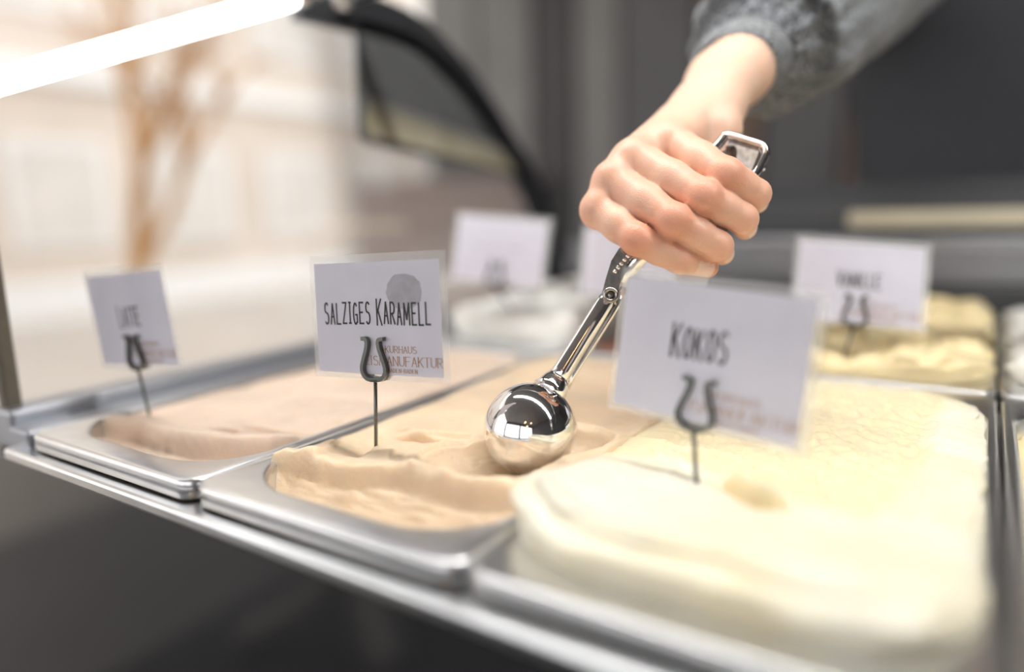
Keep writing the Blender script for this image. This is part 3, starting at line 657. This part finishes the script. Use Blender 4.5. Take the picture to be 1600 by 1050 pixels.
class SDF:
    def __init__(s, lo, hi, h):
        s.h = h; s.lo = np.array(lo, float); n = np.ceil((np.array(hi) - s.lo) / h).astype(int) + 1
        s.ax = [s.lo[i] + h * np.arange(n[i]) for i in range(3)]; s.n = n
    def new(s): return np.full(tuple(s.n), .05, np.float32)
    def _box(s, lo, hi, pad=.022):
        return tuple(slice(max(0, int((lo[i] - pad - s.lo[i]) / s.h)), max(1, min(int(s.n[i]), int((hi[i] + pad - s.lo[i]) / s.h) + 2))) for i in range(3))
    def cone(s, D, a, b, ra, rb, k):
        a = np.array(a, float); b = np.array(b, float); r = max(ra, rb); B = s._box(np.minimum(a, b) - r, np.maximum(a, b) + r)
        X, Y, Z = np.meshgrid(s.ax[0][B[0]], s.ax[1][B[1]], s.ax[2][B[2]], indexing='ij'); d = b - a; L = d @ d + 1e-12
        t = np.clip(((X - a[0]) * d[0] + (Y - a[1]) * d[1] + (Z - a[2]) * d[2]) / L, 0, 1)
        dd = np.sqrt((X - a[0] - t * d[0]) ** 2 + (Y - a[1] - t * d[1]) ** 2 + (Z - a[2] - t * d[2]) ** 2) - (ra + (rb - ra) * t)
        s.blend(D, B, dd.astype(np.float32), k)
    def blend(s, D, B, dd, k):
        o = D[B]; hh = np.clip(.5 + .5 * (o - dd) / k, 0, 1); D[B] = o + (dd - o) * hh - k * hh * (1 - hh)

fing = {  # joints: knuckle, middle joint, end joint, tip ; radii
 'index':  ([(1050, 226, .4330), (1134, 274, .3985), (1181, 303, .4040), (1182, 316, .4230)], [.0122, .0095, .0085, .0070]),
 'middle': ([(992, 250, .4260), (1099, 308, .3935), (1160, 342, .3990), (1164, 356, .4190)], [.0122, .0098, .0088, .0071]),
 'ring':   ([(958, 284, .4220), (1053, 345, .3920), (1122, 384, .3975), (1129, 396, .4160)], [.0118, .0094, .0084, .0069]),
 'pinky':  ([(937, 328, .4215), (995, 374, .3975), (1062, 407, .3985), (1106, 418, .4080)], [.0110, .0086, .0078, .0062])}
sd = SDF((.22, .10, .07), (.46, .56, .33), .0011)
palm = sd.new()
wr = P(1112, 158, .476)
for nm, (j, r) in fing.items():
    k0 = P(*j[0]); w0 = wr + {'index': P(1122, 168, .470) - wr, 'middle': P(1108, 168, .474) - wr, 'ring': P(1096, 170, .480) - wr, 'pinky': P(1088, 178, .486) - wr}[nm]
    sd.cone(palm, w0, k0, .0165, r[0] * 1.0, .008)
    sd.cone(palm, k0, k0, r[0] * 1.04, r[0] * 1.04, .004)
# palm body behind the fingers and heel of the hand
sd.cone(palm, P(1020, 300, .452), P(1085, 195, .470), .014, .017, .010)
sd.cone(palm, P(965, 330, .442), P(1060, 215, .468), .011, .016, .010)
# forearm, flattened by two side-by-side runs
for s_ in (-1, 1):
    o_ = CR * .0085 * s_ * .8 + CU * .0085 * s_ * .5
    sd.cone(palm, wr + o_, P(1140, 120, .502) + o_ * 1.1, .0185, .0215, .008); sd.cone(palm, P(1140, 120, .502) + o_ * 1.1, P(1215, 45, .575) + o_ * 1.3, .0215, .0265, .010)
# thumb: base rises at the side of the wrist, thumb lies behind the grip
th = [P(1122, 172, .468), P(1122, 205, .452), P(1118, 262, .446), P(1085, 318, .441), P(1062, 345, .436)]
for a, b, ra, rb in zip(th, th[1:], (.0165, .0135, .0100, .0092), (.0135, .0105, .0092, .0072)): sd.cone(palm, a, b, ra, rb, .006)
D = palm.copy(); redp = []
for nm, (j, r) in fing.items():
    fd = sd.new(); pts = [P(*q) for q in j]
    for i in range(3): sd.cone(fd, pts[i], pts[i + 1], r[i] * .98, r[i + 1] * .98, .0022)
    sd.cone(fd, pts[1] - CF * .0006, pts[1] - CF * .0006, r[1] * 1.03, r[1] * 1.03, .003)
    mid = pts[1] * .5 + pts[2] * .5; sd.cone(fd, mid, mid, (r[1] + r[2]) * .49, (r[1] + r[2]) * .49, .003)
    mid = pts[0] * .45 + pts[1] * .55; sd.cone(fd, mid, mid, (r[0] + r[1]) * .475, (r[0] + r[1]) * .475, .004)
    # dorsal wrinkles of the middle joint
    ax_ = pts[2] - pts[0]; ax_ /= np.linalg.norm(ax_); B = sd._box(pts[1] - .012, pts[1] + .012, .002)
    X, Y, Z = np.meshgrid(sd.ax[0][B[0]], sd.ax[1][B[1]], sd.ax[2][B[2]], indexing='ij'); q = np.stack([X, Y, Z], -1) - pts[1]
    al = q @ ax_; fr_ = q @ (-CF); lat = np.linalg.norm(q - al[..., None] * ax_ + fr_[..., None] * CF, axis=-1)
    wgt = np.clip(fr_ / r[1], 0, 1) * np.exp(-(lat / (r[1] * .75)) ** 2)
    for c_, am in ((-.0032, .00032), (0., .0005), (.0030, .00035)): fd[B] += (am * np.exp(-((al - c_ - .15 * lat) / .0008) ** 2) * wgt).astype(np.float32)
    sd.blend(D, tuple(slice(0, None) for _ in range(3)), fd, .0011)
    redp += [(pts[0], .011, .55), (pts[1], .010, .9), (pts[2], .008, .55), (pts[3], .010, .65)]
HV_, HF_ = surface_nets(D, sd.lo, sd.h)
# relax the surface a little
def relax(V, F, it=2, lam=.5):
    for _ in range(it):
        acc = np.zeros_like(V); n = np.zeros(len(V))
        for a in range(4):
            b = (a + 1) % 4; np.add.at(acc, F[:, a], V[F[:, b]]); np.add.at(acc, F[:, b], V[F[:, a]]); np.add.at(n, F[:, a], 1); np.add.at(n, F[:, b], 1)
        V = V + lam * (acc / np.maximum(n, 1)[:, None] - V)
    return V
HV_ = relax(HV_, HF_, 2)
red = np.zeros(len(HV_))
for c_, s_, a_ in redp: red = np.maximum(red, a_ * np.exp(-(np.linalg.norm(HV_ - c_, axis=1) / s_) ** 2 * .8))
dw = np.linalg.norm(HV_ - P(1040, 320, .40), axis=1); red = np.clip(red + .22 * np.exp(-(dw / .06) ** 2), 0, 1)
nail = np.zeros(len(HV_))
for nm, (j, r) in fing.items():
    a, b = P(*j[2]), P(*j[3]); c_ = a * .30 + b * .70; d_ = (b - a) / np.linalg.norm(b - a)
    out = (P(*j[3]) - P(*j[1])); out = out - d_ * (out @ d_); out /= np.linalg.norm(out) + 1e-9
    c_ = c_ + out * r[3] * .95; q = HV_ - c_; al = q @ d_; rest = np.linalg.norm(q - al[:, None] * d_, axis=1)
    nail = np.maximum(nail, ((np.abs(al) < .0062) & (rest < .0052)).astype(float))

# head and neck (out of the picture), torso built as clothing around a continuous figure
SH = np.array([.46, 1.22, .56])            # base of the neck
hs = SDF((SH[0] - .16, SH[1] - .2, SH[2] - .14), (SH[0] + .16, SH[1] + .16, SH[2] + .36), .006)
hd = hs.new(); hc = SH + np.array([0, -.05, .19])
hs.cone(hd, SH + np.array([0, .01, -.10]), SH + np.array([0, -.02, .10]), .058, .052, .02)
hs.cone(hd, hc + np.array([0, .02, .04]), hc + np.array([0, .0, .02]), .078, .076, .02)
hs.cone(hd, hc + np.array([0, -.03, -.03]), hc + np.array([0, -.045, -.075]), .056, .034, .025)
hs.cone(hd, hc + np.array([0, -.082, .012]), hc + np.array([0, -.104, -.022]), .008, .012, .012)
for s_ in (-1, 1):
    hs.cone(hd, hc + np.array([s_ * .074, .01, .015]), hc + np.array([s_ * .076, .012, -.02]), .013, .009, .006)
    hs.cone(hd, hc + np.array([s_ * .015, -.08, .03]), hc + np.array([s_ * .045, -.07, .03]), .012, .012, .012)
hs.cone(hd, hc + np.array([-.014, -.088, -.048]), hc + np.array([.014, -.088, -.048]), .009, .009, .006)
NV, NF = surface_nets(hd, hs.lo, hs.h); NV = relax(NV, NF, 2)

person = thing('person', 'person in a heathered grey gathered sleeve and dark apron reaching in with the scoop', 'person', (.46, 1.22, -Z0))
skin = bpy.data.materials.new('skin'); skin.use_nodes = True; nt = skin.node_tree; b = nt.nodes['Principled BSDF']
at = nt.nodes.new('ShaderNodeAttribute'); at.attribute_name = 'red'; an = nt.nodes.new('ShaderNodeAttribute'); an.attribute_name = 'nail'
mx = nt.nodes.new('ShaderNodeMix'); mx.data_type = 'RGBA'; mx.inputs[6].default_value = (.76, .52, .39, 1); mx.inputs[7].default_value = (.64, .22, .12, 1); nt.links.new(at.outputs['Fac'], mx.inputs[0])
mn = nt.nodes.new('ShaderNodeMix'); mn.data_type = 'RGBA'; mn.inputs[7].default_value = (.82, .60, .52, 1); nt.links.new(an.outputs['Fac'], mn.inputs[0])
tc = nt.nodes.new('ShaderNodeTexCoord'); n1 = nt.nodes.new('ShaderNodeTexNoise'); n1.inputs['Scale'].default_value = 90; n1.inputs['Detail'].default_value = 4; nt.links.new(tc.outputs['Object'], n1.inputs[0])
mm = nt.nodes.new('ShaderNodeMix'); mm.data_type = 'RGBA'; mm.blend_type = 'MULTIPLY'; mm.inputs[0].default_value = .25; nt.links.new(mx.outputs[2], mm.inputs[6]); nt.links.new(n1.outputs['Color'], mm.inputs[7])
nt.links.new(mx.outputs[2], mn.inputs[6]); nt.links.new(mn.outputs[2], b.inputs['Base Color'])
vo = nt.nodes.new('ShaderNodeTexVoronoi'); vo.inputs['Scale'].default_value = 900; nt.links.new(tc.outputs['Object'], vo.inputs[0])
bp = nt.nodes.new('ShaderNodeBump'); bp.inputs['Strength'].default_value = .18; bp.inputs['Distance'].default_value = .0006; nt.links.new(vo.outputs[0], bp.inputs['Height']); nt.links.new(bp.outputs[0], b.inputs['Normal'])
b.inputs['Roughness'].default_value = .42; b.inputs['Subsurface Weight'].default_value = .30; b.inputs['Subsurface Radius'].default_value = (1, .35, .2); b.inputs['Subsurface Scale'].default_value = .006
bv, bf = HV_, HF_
part(person, 'head', (NV, NF), skin, True)
body = part(person, 'body', (bv, bf), skin, True, 'right hand gripping the scoop')
for nm_, arr in (('red', red), ('nail', nail)):
    if len(body.data.vertices) == len(arr):
        A = body.data.attributes.new(nm_, 'FLOAT', 'POINT'); A.data.foreach_set('value', arr.astype(np.float32))

def knit(name, c1, c2, sc_=600):
    m = bpy.data.materials.new(name); m.use_nodes = True; nt = m.node_tree; b = nt.nodes['Principled BSDF']; tc = nt.nodes.new('ShaderNodeTexCoord')
    n = nt.nodes.new('ShaderNodeTexNoise'); n.inputs['Scale'].default_value = sc_; n.inputs['Detail'].default_value = 3; nt.links.new(tc.outputs['Object'], n.inputs[0])
    rp = nt.nodes.new('ShaderNodeMapRange'); rp.inputs[1].default_value = .38; rp.inputs[2].default_value = .62; nt.links.new(n.outputs[0], rp.inputs[0])
    mx = nt.nodes.new('ShaderNodeMix'); mx.data_type = 'RGBA'; mx.inputs[6].default_value = (*c1, 1); mx.inputs[7].default_value = (*c2, 1); nt.links.new(rp.outputs[0], mx.inputs[0]); nt.links.new(mx.outputs[2], b.inputs['Base Color'])
    bp = nt.nodes.new('ShaderNodeBump'); bp.inputs['Strength'].default_value = .6; bp.inputs['Distance'].default_value = .002; nt.links.new(n.outputs[0], bp.inputs['Height']); nt.links.new(bp.outputs[0], b.inputs['Normal'])
    b.inputs['Roughness'].default_value = .9; b.inputs['Sheen Weight'].default_value = .2; return m
M['knit'] = knit('heathered_grey_knit', (.030, .035, .042), (.25, .265, .285), 380)
M['cuff'] = knit('dark_knit_cuff', (.045, .05, .058), (.26, .27, .28), 520)
M['apron'] = mat('black_apron_cloth', (.032, .034, .040), .85, bump=.1, bscale=300)

def sleeve(path, rad, gather, fold, n=144, sq=None):
    sp_ = smoothpath(path, 24); fr = frames(sp_); m = len(fr); L = []
    for i in range(m):
        c, u, v = fr[i]; s = i / (m - 1); r = np.interp(s, [q[0] for q in rad], [q[1] for q in rad]); ga = np.interp(s, [q[0] for q in gather], [q[1] for q in gather]); l = []
        for k in range(n):
            a = 2 * math.pi * k / n; f = ga * (math.sin(a * 17 + 3 * nz((math.cos(a), math.sin(a), s * 2), 1.6, 1)) * .6 + .8 * nz((math.cos(a) * 3, math.sin(a) * 3, s * 6), 1.7, 2)) + fold * s ** .3 * nz((math.cos(a) * 1.2, math.sin(a) * 1.2, s * 9), 1.5, 6)
            o_ = (r + f) * (math.cos(a) * u + math.sin(a) * v)
            if sq is not None: o_ = o_ - sq * (o_ @ sq) * .2 * max(0, 1 - s / .12)
            l.append(tuple(c + o_))
        L.append(l)
    return L
c0 = P(1143, 112, .507); c1 = P(1160, 93, .522); c2 = P(1215, 52, .563); c3 = P(1300, 0, .63); c4 = P(1400, -70, .74); sh = np.array([.30, 1.17, .50])
wa = CR * .85 + CU * .53; na = np.cross(wa, CF); na /= np.linalg.norm(na); ta = (c1 - c0) / np.linalg.norm(c1 - c0); wa = wa - ta * (wa @ ta); wa /= np.linalg.norm(wa); nb = np.cross(ta, wa)
def ell(o): return o - nb * (o @ nb) * .20
L = sleeve([c1, c2, c3, c4, (c4 + sh) / 2 + np.array([-.02, .03, -.02]), sh], [(0, .0355), (.012, .040), (.035, .046), (.10, .055), (.22, .060), (.45, .062), (.7, .064), (1, .075)], [(0, .0014), (.05, .0032), (.16, .0022), (.3, .0006), (1, .0003)], .006, sq=nb)
part(person, 'sleeve', loops(L), M['knit'], True, 'heathered grey knit sleeve gathered at the cuff')
fr = frames([c0, P(1147, 108, .5105), P(1152, 103, .515), P(1157, 97, .519), c1 * .6 + c2 * .4]); L = []
for i, r_ in enumerate((.0318, .0345, .0362, .0362, .034)):
    c, u, v = fr[i]; L.append([tuple(c + ell((r_ + .0011 * math.sin(a * 34 + i * 1.5)) * (math.cos(a) * u + math.sin(a) * v))) for a in [2 * math.pi * k / 160 for k in range(160)]])
part(person, 'cuff', loops(L), M['cuff'], True, 'narrow elastic cuff')
def torso(cx, cy, z0, z1):
    L = []
    for i in range(25):
        s = i / 24; z = z0 + (z1 - z0) * s; wx = np.interp(s, [0, .25, .5, .75, .9, 1], [.19, .17, .18, .205, .17, .06]); wy = np.interp(s, [0, .25, .5, .75, .9, 1], [.12, .11, .115, .12, .09, .055])
        L.append([(cx + wx * math.copysign(abs(math.cos(a)) ** .8, math.cos(a)), cy + wy * math.copysign(abs(math.sin(a)) ** .8, math.sin(a)) + .006 * nz((math.cos(a) * 2, s * 5, math.sin(a)), 2, 1), z) for a in [2 * math.pi * k / 48 for k in range(48)]])
    return loops(L, True, True)
part(person, 'dark_top', torso(.46, 1.23, -.05, .56), M['apron'], True, 'plain black top and apron')
for s_ in (-1, 1):
    part(person, 'trouser_leg', tube([(.46 + s_ * .09, 1.23, -.03), (.46 + s_ * .095, 1.22, -.42), (.46 + s_ * .10, 1.24, -.83)], [.095, .07, .05], 16), M['apron'], True)
    part(person, 'shoe', loops([rrect(.46 + s_ * .10 - .045, .46 + s_ * .10 + .045, 1.07, 1.31, .04, z, 6) for z in (-Z0 + .001, -Z0 + .03)] + [rrect(.46 + s_ * .10 - .04, .46 + s_ * .10 + .04, 1.12, 1.30, .038, -Z0 + .08, 6)], True, True), M['black_metal'], True)
ul = sleeve([sh + np.array([.34, 0, -.02]), sh + np.array([.38, .03, -.16]), sh + np.array([.37, .0, -.30]), sh + np.array([.30, -.06, -.50])], [(0, .06), (.5, .055), (1, .04)], [(0, 0), (1, .001)], .005)
part(person, 'sleeve', loops(ul, True, True), M['knit'], True, 'heathered grey knit sleeve of the other arm')
hair = mat('brown_hair', (.06, .035, .02), .5, bump=.5, bscale=80, stretch=(6, 6, 1))
HL = []
for i in range(14):
    th_ = math.pi * .62 * i / 13 + .02; HL.append([tuple(hc + np.array([0, .018, .035]) + np.array([.088 * math.sin(th_) * math.cos(a), .094 * math.sin(th_) * math.sin(a) + .03 * (1 - math.cos(th_)) , .092 * math.cos(th_)])) for a in [2 * math.pi * k / 32 for k in range(32)]])
part(person, 'hair', loops(HL, True), hair, True)
